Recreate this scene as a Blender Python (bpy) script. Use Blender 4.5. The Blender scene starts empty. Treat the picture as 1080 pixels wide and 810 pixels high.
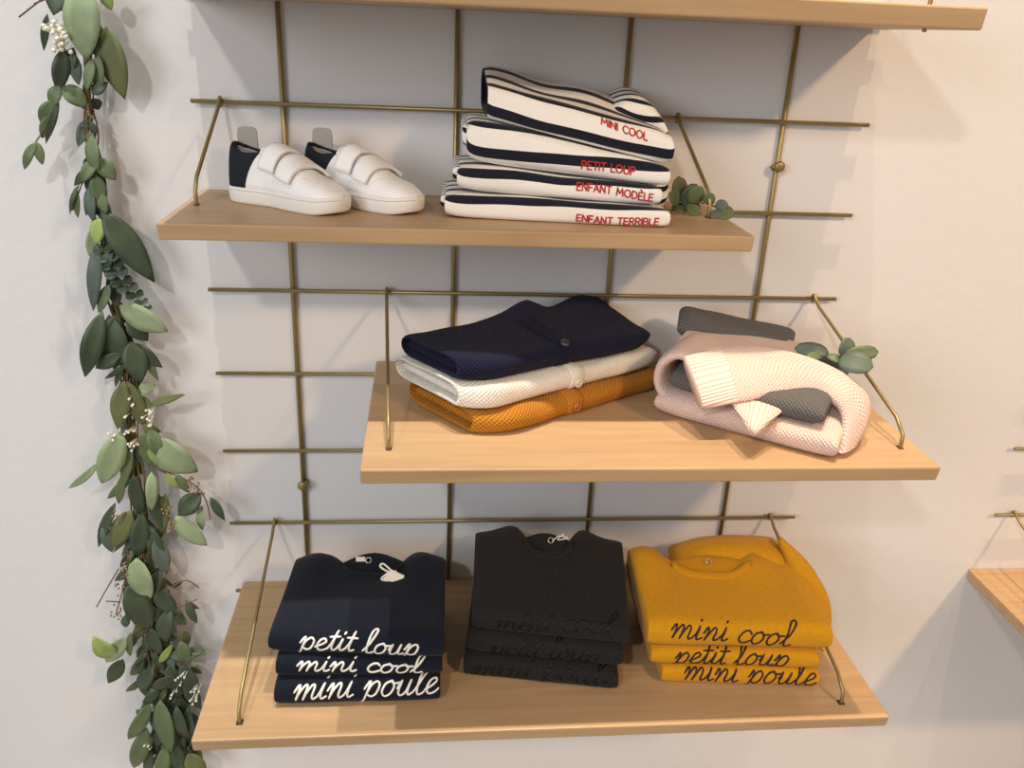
import bpy, bmesh, math, random
from mathutils import Vector, Matrix, noise
random.seed(7)
sc = bpy.context.scene
COL = sc.collection
V3 = Vector
PI = math.pi

# ---------------------------------------------------------------- camera
CAM = V3((0.1935, -1.2582, -0.0238))
YAW, PIT, ROL, FPX = 0.1078946, -0.3868748, 0.0457136, 918.05
_f = V3((math.sin(YAW)*math.cos(PIT), math.cos(YAW)*math.cos(PIT), math.sin(PIT)))
_r = _f.cross(V3((0, 0, 1))).normalized(); _u = _r.cross(_f)
_r, _u = math.cos(ROL)*_r+math.sin(ROL)*_u, -math.sin(ROL)*_r+math.cos(ROL)*_u
cd = bpy.data.cameras.new('camera'); cam = bpy.data.objects.new('camera', cd); COL.objects.link(cam)
M = Matrix((_r, _u, -_f)).transposed().to_4x4(); M.translation = CAM
cam.matrix_world = M
cd.sensor_width = 36; cd.lens = FPX/1080*36; cd.clip_start = 0.02
sc.camera = cam

# ---------------------------------------------------------------- view, world, lights
vs = sc.view_settings
vs.view_transform = 'Standard'; vs.look = 'None'; vs.gamma = 1; vs.use_curve_mapping = False
vs.exposure = 0.0
w = bpy.data.worlds.new('shop_ambience'); sc.world = w; w.use_nodes = True
bg = w.node_tree.nodes['Background']; bg.inputs[0].default_value = (1.0, 0.98, 0.955, 1); bg.inputs[1].default_value = 0.34

def light(name, kind, loc, target, energy, color, size=0.1, angle=None, blend=0.3):
    d = bpy.data.lights.new(name, kind); d.energy = energy; d.color = color
    if kind == 'AREA': d.shape = 'DISK'; d.size = size
    else: d.shadow_soft_size = size
    if kind == 'SPOT': d.spot_size = math.radians(angle); d.spot_blend = blend
    o = bpy.data.objects.new(name, d); COL.objects.link(o); o.location = loc
    o.rotation_euler = (V3(target)-V3(loc)).to_track_quat('-Z', 'Y').to_euler()
    return o
WARM = (1.0, 0.71, 0.43); NEUT = (1.0, 0.95, 0.89); MID = (1.0, 0.87, 0.72); COOL = (0.89, 0.93, 1.0)
for x, en, c in ((-0.78, 105, NEUT), (-0.14, 195, NEUT), (0.40, 190, MID), (0.96, 200, WARM), (1.55, 150, WARM)):   # a row of ceiling spots close to the wall
    light('ceiling_spot', 'SPOT', (x, -0.41, 2.2), (x, -0.22, -0.5), en, c, 0.018, 34, 1.0)
light('track_spot', 'SPOT', (2.3, -2.8, 1.55), (1.15, 0, -0.40), 255, (1.0, 0.64, 0.34), 0.14, 46, 0.9)
light('track_spot', 'SPOT', (-1.0, -3.0, 1.6), (0.2, 0, -0.35), 115, (1.0, 0.96, 0.90), 0.10, 46, 0.7)
light('shop_window_daylight', 'AREA', (-3.2, -4.0, 0.9), (0, 0, -0.5), 90, COOL, 2.2)

# ---------------------------------------------------------------- helpers: pixels of the 1080x810 frame to places
def ray(u, v): return _f+_r*((u-540)/FPX)-_u*((v-405)/FPX)
def Py(u, v, y): d = ray(u, v); return CAM+d*((y-CAM.y)/d.y)
def Pz(u, v, z): d = ray(u, v); return CAM+d*((z-CAM.z)/d.z)

def pix(P):
    d = V3(P)-CAM; z = d.dot(_f); return 540+FPX*d.dot(_r)/z, 405-FPX*d.dot(_u)/z
def ZP(u, v, z): return Pz(u, v, z)

# ---------------------------------------------------------------- helpers: materials
def mat(name, col, rough=0.6, metal=0.0, spec=0.4, bump=None, sheen=0.0, var=0.0, vscale=40, sub=0.0):
    m = bpy.data.materials.new(name); m.use_nodes = True
    nt = m.node_tree; b = nt.nodes['Principled BSDF']
    b.inputs['Base Color'].default_value = (*col, 1); b.inputs['Roughness'].default_value = rough
    b.inputs['Metallic'].default_value = metal; b.inputs['Specular IOR Level'].default_value = spec
    if sheen: b.inputs['Sheen Weight'].default_value = sheen; b.inputs['Sheen Roughness'].default_value = 0.5
    if var or bump:
        tc = nt.nodes.new('ShaderNodeTexCoord')
    if var:
        n = nt.nodes.new('ShaderNodeTexNoise'); n.inputs['Scale'].default_value = vscale; n.inputs['Detail'].default_value = 4
        nt.links.new(tc.outputs['Object'], n.inputs['Vector'])
        r = nt.nodes.new('ShaderNodeMapRange'); r.inputs[1].default_value = 0.3; r.inputs[2].default_value = 0.7
        r.inputs[3].default_value = 1-var; r.inputs[4].default_value = 1+var
        nt.links.new(n.outputs['Fac'], r.inputs[0])
        mx = nt.nodes.new('ShaderNodeVectorMath'); mx.operation = 'SCALE'; mx.inputs[0].default_value = col
        nt.links.new(r.outputs[0], mx.inputs['Scale']); nt.links.new(mx.outputs[0], b.inputs['Base Color'])
    if bump:
        n2 = nt.nodes.new('ShaderNodeTexNoise'); n2.inputs['Scale'].default_value = bump[0]; n2.inputs['Detail'].default_value = 3
        nt.links.new(tc.outputs['Object'], n2.inputs['Vector'])
        bp = nt.nodes.new('ShaderNodeBump'); bp.inputs['Strength'].default_value = bump[1]; bp.inputs['Distance'].default_value = bump[2]
        nt.links.new(n2.outputs['Fac'], bp.inputs['Height']); nt.links.new(bp.outputs[0], b.inputs['Normal'])
    return m

def math_node(nt, op, a, b=None, c=None):
    n = nt.nodes.new('ShaderNodeMath'); n.operation = op
    for i, x in enumerate((a, b, c)):
        if x is None: continue
        if isinstance(x, (int, float)): n.inputs[i].default_value = x
        else: nt.links.new(x, n.inputs[i])
    return n.outputs[0]

def knit(name, col, cell=0.0055, depth=0.0020, contrast=0.25, rib=False):
    """dimpled honeycomb knit (or ribbing) laid out along the cloth's own UV, which is in metres"""
    m = mat(name, col, 0.92, spec=0.12, sheen=0.04); nt = m.node_tree; b = nt.nodes['Principled BSDF']
    uv = nt.nodes.new('ShaderNodeUVMap'); sp = nt.nodes.new('ShaderNodeSeparateXYZ'); nt.links.new(uv.outputs[0], sp.inputs[0])
    k = PI/cell; x, y = sp.outputs[0], sp.outputs[1]
    if rib:
        h = math_node(nt, 'ABSOLUTE', math_node(nt, 'SINE', math_node(nt, 'MULTIPLY', y, k)))
    else:
        a = math_node(nt, 'SINE', math_node(nt, 'MULTIPLY', math_node(nt, 'ADD', x, y), k))
        c = math_node(nt, 'SINE', math_node(nt, 'MULTIPLY', math_node(nt, 'SUBTRACT', x, y), k))
        h = math_node(nt, 'ABSOLUTE', math_node(nt, 'MULTIPLY', a, c))
        h = math_node(nt, 'SUBTRACT', 1.0, h)
    mr = nt.nodes.new('ShaderNodeMapRange'); nt.links.new(h, mr.inputs[0])
    mr.inputs[3].default_value = 1-contrast; mr.inputs[4].default_value = 1+contrast*0.25
    mx = nt.nodes.new('ShaderNodeVectorMath'); mx.operation = 'SCALE'; mx.inputs[0].default_value = col
    nt.links.new(mr.outputs[0], mx.inputs['Scale']); nt.links.new(mx.outputs[0], b.inputs['Base Color'])
    bp = nt.nodes.new('ShaderNodeBump'); bp.inputs['Strength'].default_value = 0.7; bp.inputs['Distance'].default_value = depth
    nt.links.new(h, bp.inputs['Height']); nt.links.new(bp.outputs[0], b.inputs['Normal'])
    return m

def striped(name, off, period=0.037, duty=0.36, white=(0.86, 0.82, 0.76), dark=(0.010, 0.011, 0.022)):
    m = mat(name, white, 0.85, spec=0.2, sheen=0.1); nt = m.node_tree; b = nt.nodes['Principled BSDF']
    uv = nt.nodes.new('ShaderNodeUVMap'); sp = nt.nodes.new('ShaderNodeSeparateXYZ'); nt.links.new(uv.outputs[0], sp.inputs[0])
    f = math_node(nt, 'FRACT', math_node(nt, 'DIVIDE', math_node(nt, 'SUBTRACT', sp.outputs[1], off-10*period), period))
    s = math_node(nt, 'LESS_THAN', f, duty)
    mx = nt.nodes.new('ShaderNodeMix'); mx.data_type = 'RGBA'
    mx.inputs[6].default_value = (*white, 1); mx.inputs[7].default_value = (*dark, 1)
    nt.links.new(s, mx.inputs[0]); nt.links.new(mx.outputs[2], b.inputs['Base Color'])
    return m

def wood(name, c1, c2):
    m = mat(name, c1, 0.42, spec=0.35); nt = m.node_tree; b = nt.nodes['Principled BSDF']
    tc = nt.nodes.new('ShaderNodeTexCoord'); mp = nt.nodes.new('ShaderNodeMapping')
    mp.inputs['Scale'].default_value = (3.0, 55, 30); nt.links.new(tc.outputs['Object'], mp.inputs[0])
    n1 = nt.nodes.new('ShaderNodeTexNoise'); n1.inputs['Scale'].default_value = 1.2; n1.inputs['Detail'].default_value = 6; n1.inputs['Distortion'].default_value = 0.6
    nt.links.new(mp.outputs[0], n1.inputs['Vector'])
    mp2 = nt.nodes.new('ShaderNodeMapping'); mp2.inputs['Scale'].default_value = (1.1, 9, 6); nt.links.new(tc.outputs['Object'], mp2.inputs[0])
    n2 = nt.nodes.new('ShaderNodeTexNoise'); n2.inputs['Scale'].default_value = 1.5; n2.inputs['Detail'].default_value = 3; n2.inputs['Distortion'].default_value = 1.2
    nt.links.new(mp2.outputs[0], n2.inputs['Vector'])
    s = math_node(nt, 'ADD', math_node(nt, 'MULTIPLY', n1.outputs['Fac'], 0.6), math_node(nt, 'MULTIPLY', n2.outputs['Fac'], 0.4))
    r = nt.nodes.new('ShaderNodeValToRGB'); nt.links.new(s, r.inputs[0])
    r.color_ramp.elements[0].position = 0.32; r.color_ramp.elements[0].color = (*c2, 1)
    r.color_ramp.elements[1].position = 0.66; r.color_ramp.elements[1].color = (*c1, 1)
    nt.links.new(r.outputs[0], b.inputs['Base Color'])
    bp = nt.nodes.new('ShaderNodeBump'); bp.inputs['Strength'].default_value = 0.12; bp.inputs['Distance'].default_value = 0.001
    nt.links.new(n1.outputs['Fac'], bp.inputs['Height']); nt.links.new(bp.outputs[0], b.inputs['Normal'])
    return m

MT = {}
MT['wall'] = mat('painted_plaster', (0.72, 0.705, 0.70), 0.85, spec=0.2, bump=(60, 0.25, 0.002))
MT['floor'] = mat('pale_floor', (0.55, 0.48, 0.41), 0.6, var=0.05, vscale=4)
MT['oak'] = wood('oiled_oak', (0.535, 0.362, 0.200), (0.415, 0.265, 0.138))
MT['brass'] = mat('brushed_brass', (0.34, 0.26, 0.115), 0.42, metal=0.7, var=0.06, vscale=30)
MT['cream_print'] = mat('cream_print', (0.86, 0.83, 0.77), 0.7)
MT['red_print'] = mat('red_thread', (0.50, 0.025, 0.03), 0.7)
MT['black_print'] = mat('black_print', (0.005, 0.005, 0.006), 0.5, spec=0.3)
MT['brown_print'] = mat('dark_brown_print', (0.035, 0.012, 0.012), 0.6)
MT['navy'] = mat('navy_fleece', (0.0075, 0.0100, 0.0185), 0.92, spec=0.15, sheen=0.08, bump=(260, 0.3, 0.001), var=0.12, vscale=150)
MT['charcoal'] = mat('charcoal_melange', (0.017, 0.017, 0.018), 0.92, spec=0.15, sheen=0.06, bump=(260, 0.3, 0.001), var=0.25, vscale=260)
MT['mustard'] = mat('mustard_fleece', (0.60, 0.285, 0.010), 0.9, spec=0.15, sheen=0.1, bump=(260, 0.3, 0.001), var=0.06, vscale=150)
MT['mustard_rib'] = mat('mustard_rib', (0.56, 0.26, 0.010), 0.9, spec=0.15, sheen=0.1, bump=(400, 0.4, 0.001))
MT['navy_knit'] = knit('navy_honeycomb_knit', (0.0105, 0.0115, 0.036), contrast=0.45)
MT['navy_rib'] = knit('navy_ribbing', (0.008, 0.009, 0.026), 0.005, 0.0015, 0.4, rib=True)
MT['white_knit'] = knit('white_honeycomb_knit', (0.84, 0.80, 0.72), contrast=0.14)
MT['ochre_knit'] = knit('ochre_honeycomb_knit', (0.52, 0.21, 0.022), contrast=0.5)
MT['ochre_rib'] = knit('ochre_ribbing', (0.46, 0.18, 0.02), 0.005, 0.0012, 0.3, rib=True)
MT['pink_knit'] = knit('pink_honeycomb_knit', (0.83, 0.63, 0.56), contrast=0.22)
MT['pink_rib'] = knit('pink_ribbing', (0.84, 0.66, 0.58), 0.0052, 0.0018, 0.22, rib=True)
MT['grey_knit'] = knit('grey_honeycomb_knit', (0.155, 0.150, 0.145), contrast=0.5)
MT['leather'] = mat('white_leather', (0.88, 0.87, 0.86), 0.5, spec=0.4, bump=(120, 0.08, 0.001))
MT['rubber'] = mat('white_rubber', (0.80, 0.77, 0.73), 0.6)
MT['shoe_navy'] = mat('navy_suede', (0.014, 0.017, 0.026), 0.8, spec=0.2, bump=(300, 0.2, 0.001))
MT['lining'] = mat('grey_lining', (0.46, 0.43, 0.42), 0.85)
MT['tab'] = mat('taupe_webbing', (0.36, 0.34, 0.31), 0.85)
MT['leafL'] = mat('pale_leaf', (0.27, 0.34, 0.19), 0.5, var=0.18, vscale=30)
MT['leafM'] = mat('mid_green_leaf', (0.115, 0.155, 0.070), 0.48, var=0.2, vscale=30)
MT['leafD'] = mat('deep_green_leaf', (0.048, 0.068, 0.036), 0.45, var=0.25, vscale=30)
MT['leafB'] = mat('blue_green_leaf', (0.095, 0.128, 0.100), 0.5, var=0.2, vscale=30)
MT['leafY'] = mat('yellow_green_leaf', (0.28, 0.36, 0.10), 0.5, var=0.15, vscale=30)
MT['leafO'] = mat('olive_leaf', (0.120, 0.135, 0.050), 0.5, var=0.2, vscale=30)
MT['twig'] = mat('brown_twig', (0.20, 0.115, 0.045), 0.7, var=0.2, vscale=60)
MT['pinktwig'] = mat('reddish_twig', (0.16, 0.075, 0.06), 0.7)
MT['berry'] = mat('white_berry', (0.78, 0.74, 0.60), 0.5)
MT['bud'] = mat('brown_seed', (0.30, 0.20, 0.09), 0.6)
MT['steel'] = mat('snap_metal', (0.55, 0.53, 0.50), 0.3, metal=0.9)
MT['paper'] = mat('cream_paper', (0.80, 0.76, 0.68), 0.8)
MT['button_dark'] = mat('dark_button', (0.05, 0.045, 0.05), 0.3, spec=0.6)
MT['button_tan'] = mat('amber_button', (0.42, 0.16, 0.05), 0.3, spec=0.6)
MT['button_white'] = mat('pearl_button', (0.75, 0.70, 0.62), 0.3, spec=0.6)
MT['slot_shade'] = mat('slot_shade_brown', (0.06, 0.032, 0.015), 0.9)  # dark colour painted for the shade inside the bracket holes

# ---------------------------------------------------------------- helpers: objects
def thing(name, label, cat, loc=(0, 0, 0), group=None):
    o = bpy.data.objects.new(name, None); COL.objects.link(o); o.location = loc; o.empty_display_size = 0.05
    o['label'] = label; o['category'] = cat
    if group: o['group'] = group
    return o
def put(name, bm, mats, parent=None, smooth=True, label=None, solid=0, bevel=0, recalc=True):
    """one mesh object; bm is in world coordinates, the parent is an unrotated Empty"""
    if recalc: bmesh.ops.recalc_face_normals(bm, faces=bm.faces)
    me = bpy.data.meshes.new(name)
    if parent: bmesh.ops.translate(bm, verts=bm.verts, vec=-V3(parent_world(parent)))
    bm.to_mesh(me); bm.free()
    for m in (mats if isinstance(mats, (list, tuple)) else [mats]): me.materials.append(MT[m] if isinstance(m, str) else m)
    if smooth: me.polygons.foreach_set('use_smooth', [True]*len(me.polygons))
    o = bpy.data.objects.new(name, me); COL.objects.link(o)
    if parent: o.parent = parent
    if label: o['label'] = label
    if bevel:
        md = o.modifiers.new('bevel', 'BEVEL'); md.width = bevel; md.segments = 2; md.limit_method = 'ANGLE'
    if solid:
        md = o.modifiers.new('thickness', 'SOLIDIFY'); md.thickness = solid; md.offset = 0
    return o
def parent_world(p):
    v = V3((0, 0, 0))
    while p is not None: v += V3(p.location); p = p.parent
    return v

def box(bm, lo, hi):
    vs_ = [bm.verts.new((x, y, z)) for x in (lo[0], hi[0]) for y in (lo[1], hi[1]) for z in (lo[2], hi[2])]
    for f in ((0, 1, 3, 2), (4, 6, 7, 5), (0, 4, 5, 1), (2, 3, 7, 6), (0, 2, 6, 4), (1, 5, 7, 3)): bm.faces.new([vs_[i] for i in f])
def catmull(pts, n=8, closed=False):
    pts = [V3(p) for p in pts]; out = []; N = len(pts)
    for i in range(N if closed else N-1):
        if closed: p0, p1, p2, p3 = pts[i-1], pts[i], pts[(i+1) % N], pts[(i+2) % N]
        else: p0, p1, p2, p3 = pts[max(i-1, 0)], pts[i], pts[i+1], pts[min(i+2, N-1)]
        for k in range(n):
            t = k/n
            out.append(0.5*((2*p1)+(p2-p0)*t+(2*p0-5*p1+4*p2-p3)*t*t+(3*p1-p0-3*p2+p3)*t**3))
    if not closed: out.append(pts[-1])
    return out
def tube(bm, pts, r, seg=8, closed=False):
    pts = [V3(p) for p in pts]; N = len(pts); rings = []
    up = None
    for i, p in enumerate(pts):
        a = pts[(i-1) % N] if (closed or i) else p; b = pts[(i+1) % N] if (closed or i < N-1) else p
        d = (b-a).normalized()
        if up is None: up = d.orthogonal().normalized()
        up = (up-d*up.dot(d)).normalized(); s = d.cross(up)
        rr = r[i] if isinstance(r, (list, tuple)) else r
        rings.append([bm.verts.new(p+(up*math.cos(2*PI*k/seg)+s*math.sin(2*PI*k/seg))*rr) for k in range(seg)])
    for i in range(N if closed else N-1):
        A, B = rings[i], rings[(i+1) % N]
        for k in range(seg): bm.faces.new((A[k], A[(k+1) % seg], B[(k+1) % seg], B[k]))
    if not closed: bm.faces.new(rings[0][::-1]); bm.faces.new(rings[-1])
def ball(bm, c, r, sc3=(1, 1, 1), sub=1):
    g = bmesh.ops.create_icosphere(bm, subdivisions=sub, radius=r)
    for v in g['verts']: v.co = V3((v.co.x*sc3[0], v.co.y*sc3[1], v.co.z*sc3[2]))+V3(c)
def lerp(a, b, t): return a+(b-a)*t
def smooth(a, b, x):
    t = min(1, max(0, (x-a)/(b-a))); return t*t*(3-2*t)
def nz(x, y, z): return noise.noise(V3((x, y, z)))
def sg(x): return 1 if x >= 0 else -1

# a folded garment: closed cushion of cloth over a four-cornered footprint, front edge folded
class Fold:
    def __init__(s, FL, FR, BL, BR, zb, zt, k=(9, 9), amp=0.002, freq=16, seed=0, n=2.6, lean=0.0, back=None, fbul=0.0, open0=False, rf=0.5, corner=0.0):
        s.FL, s.FR, s.BL, s.BR = [V3((*p, 0)) for p in (FL, FR, BL, BR)]
        s.zb, s.zt, s.k, s.amp, s.freq, s.seed, s.n, s.lean, s.back, s.fbul, s.open0, s.rf, s.corner = zb, zt, k, amp, freq, seed, n, lean, back, fbul, open0, rf, corner
        s.W = (s.FR-s.FL).length; s.cache = {}
    def pinch(s, t):
        k = s.k[0] if t < 0.5 else s.k[1]
        if s.open0 and t < 0.5: return 1-0.10*(1-min(1, max(0, t)/0.04))**2
        x = min(1, abs(2*t-1)); return max(0, 1-x**k)**(1/k)
    def loop(s, t, inset=0.0):
        """cross-section at t: back-bottom, along the bottom, round the front, along the top, round the back"""
        F = s.FL.lerp(s.FR, t); B = s.BL.lerp(s.BR, t)
        F = F+(F-B).normalized()*(s.fbul*(1-(2*t-1)**2))
        if s.corner: F = F+(B-F).normalized()*s.corner*(max(0, 1-t/0.16)**2+0.6*max(0, 1-(1-t)/0.12)**2)
        if s.back: B = F.lerp(B, s.back(t))
        D = (B-F).length; m = s.pinch(t)
        h0 = s.zt(F.x, F.y)-s.zb(F.x, F.y); h1 = s.zt(B.x, B.y)-s.zb(B.x, B.y)
        Rf = min(0.45, s.rf*h0/D); Rb = min(0.45, 0.5*h1/D); n = s.n
        L = []
        for i in range(13): L.append((lerp(1-Rb, Rf, i/13), -1))
        for i in range(17):
            a = -PI/2+PI*i/16; L.append((Rf*(1-abs(math.cos(a))**(2/n)), sg(math.sin(a))*abs(math.sin(a))**(2/n)))
        for i in range(1, 14): L.append((lerp(Rf, 1-Rb, i/13), 1))
        for i in range(1, 6):
            a = PI/2-PI*i/6; L.append((1-Rb*(1-abs(math.cos(a))**(2/n)), sg(math.sin(a))*abs(math.sin(a))**(2/n)))
        out = []
        mid0 = 0.5*(s.zt(F.x, F.y)+s.zb(F.x, F.y))
        for sd, wv in L:
            if inset: sd = inset/D+sd*(1-inset/D)
            p = F.lerp(B, sd); a, b = s.zb(p.x, p.y), s.zt(p.x, p.y)
            mm = m*(1-2*inset/max(h0, 1e-4)) if inset else m
            z = 0.5*(a+b)+wv*0.5*(b-a)*mm
            q = V3((p.x, p.y, z))
            g = s.amp*(1 if wv > -0.9 else 0.15)
            fl = 1-smooth(0, 0.6, sd)
            dn = (F-B).normalized()
            q += dn*(g*1.2*nz(q.x*s.freq+s.seed, q.z*s.freq*2.2, s.seed*3.1)*fl+s.lean*(mid0-z)*fl)
            q.z += g*(nz(q.x*s.freq, q.y*s.freq+7, s.seed*1.7+2)-0.45)*max(0, wv)
            out.append(q)
        return out
    def find(s, u, v):
        """where on the cloth (metres along, metres up) the ray through a pixel lands"""
        best = (1e9, 0, 0)
        def scan(us, qs):
            nonlocal best
            for a in us:
                for b in qs:
                    P = s.at(a, b); x, y = pix(P); e = (x-u)**2+(y-v)**2
                    if (s.at(a, b, 1.0)-P).dot((CAM-P).normalized()) < 0.25: e += 400
                    if e < best[0]: best = (e, a, b)
        scan([s.W*i/40 for i in range(1, 40)], [0.0025*i for i in range(0, 34)])
        _, a, b = best
        scan([a+s.W*0.03*(i/8-1) for i in range(17)], [b+0.003*(i/6-1) for i in range(13)])
        return best[1], best[2]
    NF = 13  # index where the front arc starts
    def mesh(s, bm=None, nt=48, inset=0.0, mi=0):
        bm = bm or bmesh.new(); uvl = bm.loops.layers.uv.verify()
        rows = []
        sched = [(0.5-0.5*math.cos(PI*i/nt), inset) for i in range(nt+1)]
        if s.open0: sched = [(0.22, 0.009), (0.12, 0.0085), (0.05, 0.0075), (0.015, 0.0060), (0.004, 0.0045), (-0.004, 0.003)]+sched
        for t, ins in sched:
            lp = s.loop(t, ins); cum = [0]
            for a, b in zip(lp, lp[1:]): cum.append(cum[-1]+(b-a).length)
            base = cum[s.NF]
            cum.append(cum[-1]+(lp[0]-lp[-1]).length)
            rows.append(([bm.verts.new(p) for p in lp], [c-base for c in cum], t*s.W, 1 if (s.open0 and ins > inset) else mi))
        n = len(rows[0][0])
        for (A, ca, ta, ma), (B, cb, tb, _m) in zip(rows, rows[1:]):
            for j in range(n):
                j2 = (j+1) % n
                f = bm.faces.new((A[j], B[j], B[j2], A[j2])); f.material_index = ma
                for l, uvv in zip(f.loops, ((ta, ca[j]), (tb, cb[j]), (tb, cb[j+1]), (ta, ca[j+1]))): l[uvl].uv = uvv
        return bm
    def at(s, u, q, off=0.0):
        """point at u metres from the left end and q metres of cloth up from the lower front edge"""
        t = min(0.999, max(0.001, u/s.W)); key = round(t, 3)
        if key not in s.cache:
            lp = s.loop(key); cum = [0]
            for a, b in zip(lp, lp[1:]): cum.append(cum[-1]+(b-a).length)
            s.cache[key] = (lp, [c-cum[s.NF] for c in cum])
        lp, cum = s.cache[key]
        for j in range(len(cum)-1):
            if cum[j] <= q <= cum[j+1]: break
        e = (q-cum[j])/max(1e-9, cum[j+1]-cum[j]); p = lp[j].lerp(lp[j+1], e)
        tg = (lp[min(j+2, len(lp)-1)]-lp[max(j-1, 0)]).normalized()
        side = (s.FR-s.FL).normalized(); nn = side.cross(tg).normalized()
        return p+nn*off

# ---------------------------------------------------------------- lettering in single strokes
SCRIPT = {
 'm': ([[(0, .55), (.13, .95), (.2, .8), (.16, 0)], [(.16, 0), (.24, .5), (.42, .95), (.53, .82), (.48, 0)], [(.48, 0), (.56, .5), (.74, .95), (.86, .82), (.84, .25), (.93, 0), (1.08, .18)]], 1.08),
 'n': ([[(0, .55), (.13, .95), (.2, .8), (.16, 0)], [(.16, 0), (.24, .5), (.44, .95), (.56, .82), (.54, .25), (.63, 0), (.8, .18)]], .8),
 'i': ([[(0, .18), (.1, .55), (.18, 1)], [(.18, 1), (.14, .3), (.24, 0), (.42, .18)], [(.2, 1.38), (.23, 1.5)]], .42),
 'c': ([[(.56, .78), (.42, .98), (.18, .85), (.06, .4), (.2, .03), (.42, .05), (.62, .25)]], .62),
 'o': ([[(.35, .98), (.12, .8), (.05, .35), (.22, 0), (.45, .15), (.55, .6), (.42, .95), (.35, .98), (.52, .82), (.74, .85)]], .72),
 'l': ([[(0, .18), (.22, .85), (.42, 1.75), (.34, 2.1), (.19, 1.8), (.14, .6), (.22, .05), (.36, 0), (.52, .18)]], .52),
 'p': ([[(0, .55), (.13, .95), (.19, .8), (.08, -.95)], [(.14, .1), (.25, .7), (.47, .98), (.64, .75), (.58, .2), (.4, 0), (.2, .15)]], .78),
 'e': ([[(0, .3), (.25, .5), (.46, .75), (.36, .98), (.16, .85), (.07, .4), (.22, .02), (.45, .05), (.64, .25)]], .62),
 't': ([[(0, .18), (.18, .9), (.26, 1.6)], [(.26, 1.6), (.17, .5), (.25, .02), (.44, .15)], [(-.02, 1.12), (.46, 1.16)]], .44),
 'u': ([[(0, .5), (.13, .95)], [(.13, .95), (.09, .3), (.22, 0), (.42, .2), (.55, .95)], [(.55, .95), (.51, .3), (.6, 0), (.78, .18)]], .78),
 ' ': ([], .45)}
CAPS = {
 'M': ([[(0, 0), (.08, 1)], [(.08, 1), (.38, .3)], [(.38, .3), (.68, 1)], [(.68, 1), (.76, 0)]], .96),
 'I': ([[(0, 0), (0, 1)]], .22),
 'N': ([[(0, 0), (0, 1)], [(0, 1), (.55, 0)], [(.55, 0), (.55, 1)]], .77),
 'C': ([[(.6, .85), (.42, 1), (.15, .88), (0, .5), (.15, .12), (.42, 0), (.62, .15)]], .8),
 'O': ([[(.36, 1), (.1, .85), (0, .5), (.1, .15), (.36, 0), (.62, .15), (.72, .5), (.62, .85), (.36, 1)]], .93),
 'L': ([[(0, 1), (0, 0)], [(0, 0), (.45, 0)]], .6),
 'P': ([[(0, 0), (0, 1)], [(0, 1), (.35, .98), (.5, .74), (.35, .5), (0, .47)]], .7),
 'E': ([[(.46, 1), (0, 1)], [(0, 1), (0, 0)], [(0, 0), (.48, 0)], [(0, .52), (.4, .52)]], .68),
 'T': ([[(-.02, 1), (.56, 1)], [(.27, 1), (.27, 0)]], .72),
 'U': ([[(0, 1), (0, .35), (.1, .06), (.29, 0), (.48, .06), (.58, .35), (.58, 1)]], .8),
 'F': ([[(.46, 1), (0, 1)], [(0, 1), (0, 0)], [(0, .52), (.4, .52)]], .64),
 'A': ([[(0, 0), (.31, 1)], [(.31, 1), (.62, 0)], [(.11, .35), (.51, .35)]], .8),
 'D': ([[(0, 0), (0, 1)], [(0, 1), (.38, .93), (.6, .5), (.38, .07), (0, 0)]], .8),
 'R': ([[(0, 0), (0, 1)], [(0, 1), (.35, .98), (.5, .75), (.35, .52), (0, .5)], [(.22, .5), (.54, 0)]], .72),
 'B': ([[(0, 0), (0, 1)], [(0, 1), (.35, .98), (.46, .76), (.35, .55), (0, .53)], [(.3, .54), (.48, .46), (.52, .27), (.38, .02), (0, 0)]], .72),
 '`': ([[(.12, 1.38), (.3, 1.18)]], 0), ' ': ([], .5)}
def lettering_between(fold, text, A, B, xh, wd, font, slant=0.28):
    u0, q0 = fold.find(*A); u1, q1 = fold.find(*B)
    return lettering(fold, text, u0, q0, u1-u0, xh, wd, font, (q1-q0)/(u1-u0), slant)
def lettering(fold, text, u0, q0, width, xh, wd, font, slope=0.0, slant=0.28, off=0.0009):
    """strokes laid on the cloth from (u0, q0), baseline rising by slope"""
    tot = sum(font[c][1] for c in text); sx = width/tot
    bm = bmesh.new(); x = 0
    for c in text:
        strokes, adv = font[c]
        for st in strokes:
            if c == '`': st = [(a-.62, b) for a, b in st]
            P = [p for p in catmull([(a, b, 0) for a, b in st], 7 if len(st) > 2 else 5)]
            P = [V3((u0+(x+p.x)*sx+slant*p.y*xh, q0+p.y*xh+slope*(x+p.x)*sx, 0)) for p in P]
            vs2 = []
            for i, p in enumerate(P):
                d = (P[min(i+1, len(P)-1)]-P[max(i-1, 0)]).normalized(); s = V3((-d.y, d.x, 0))
                if i == 0: p = p-d*wd*0.4
                if i == len(P)-1: p = p+d*wd*0.4
                e = 0.62 if i in (0, len(P)-1) else 1
                row = []
                for sgn, o in ((1, 0.2*off), (0.75, off), (-0.75, off), (-1, 0.2*off)):
                    a = p+s*sgn*wd*0.5*e; row.append(bm.verts.new(fold.at(a.x, a.y, o)))
                vs2.append(row)
            for A, B in zip(vs2, vs2[1:]):
                for j in range(3): bm.faces.new((A[j], A[j+1], B[j+1], B[j]))
        x += adv
    return bm

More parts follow.
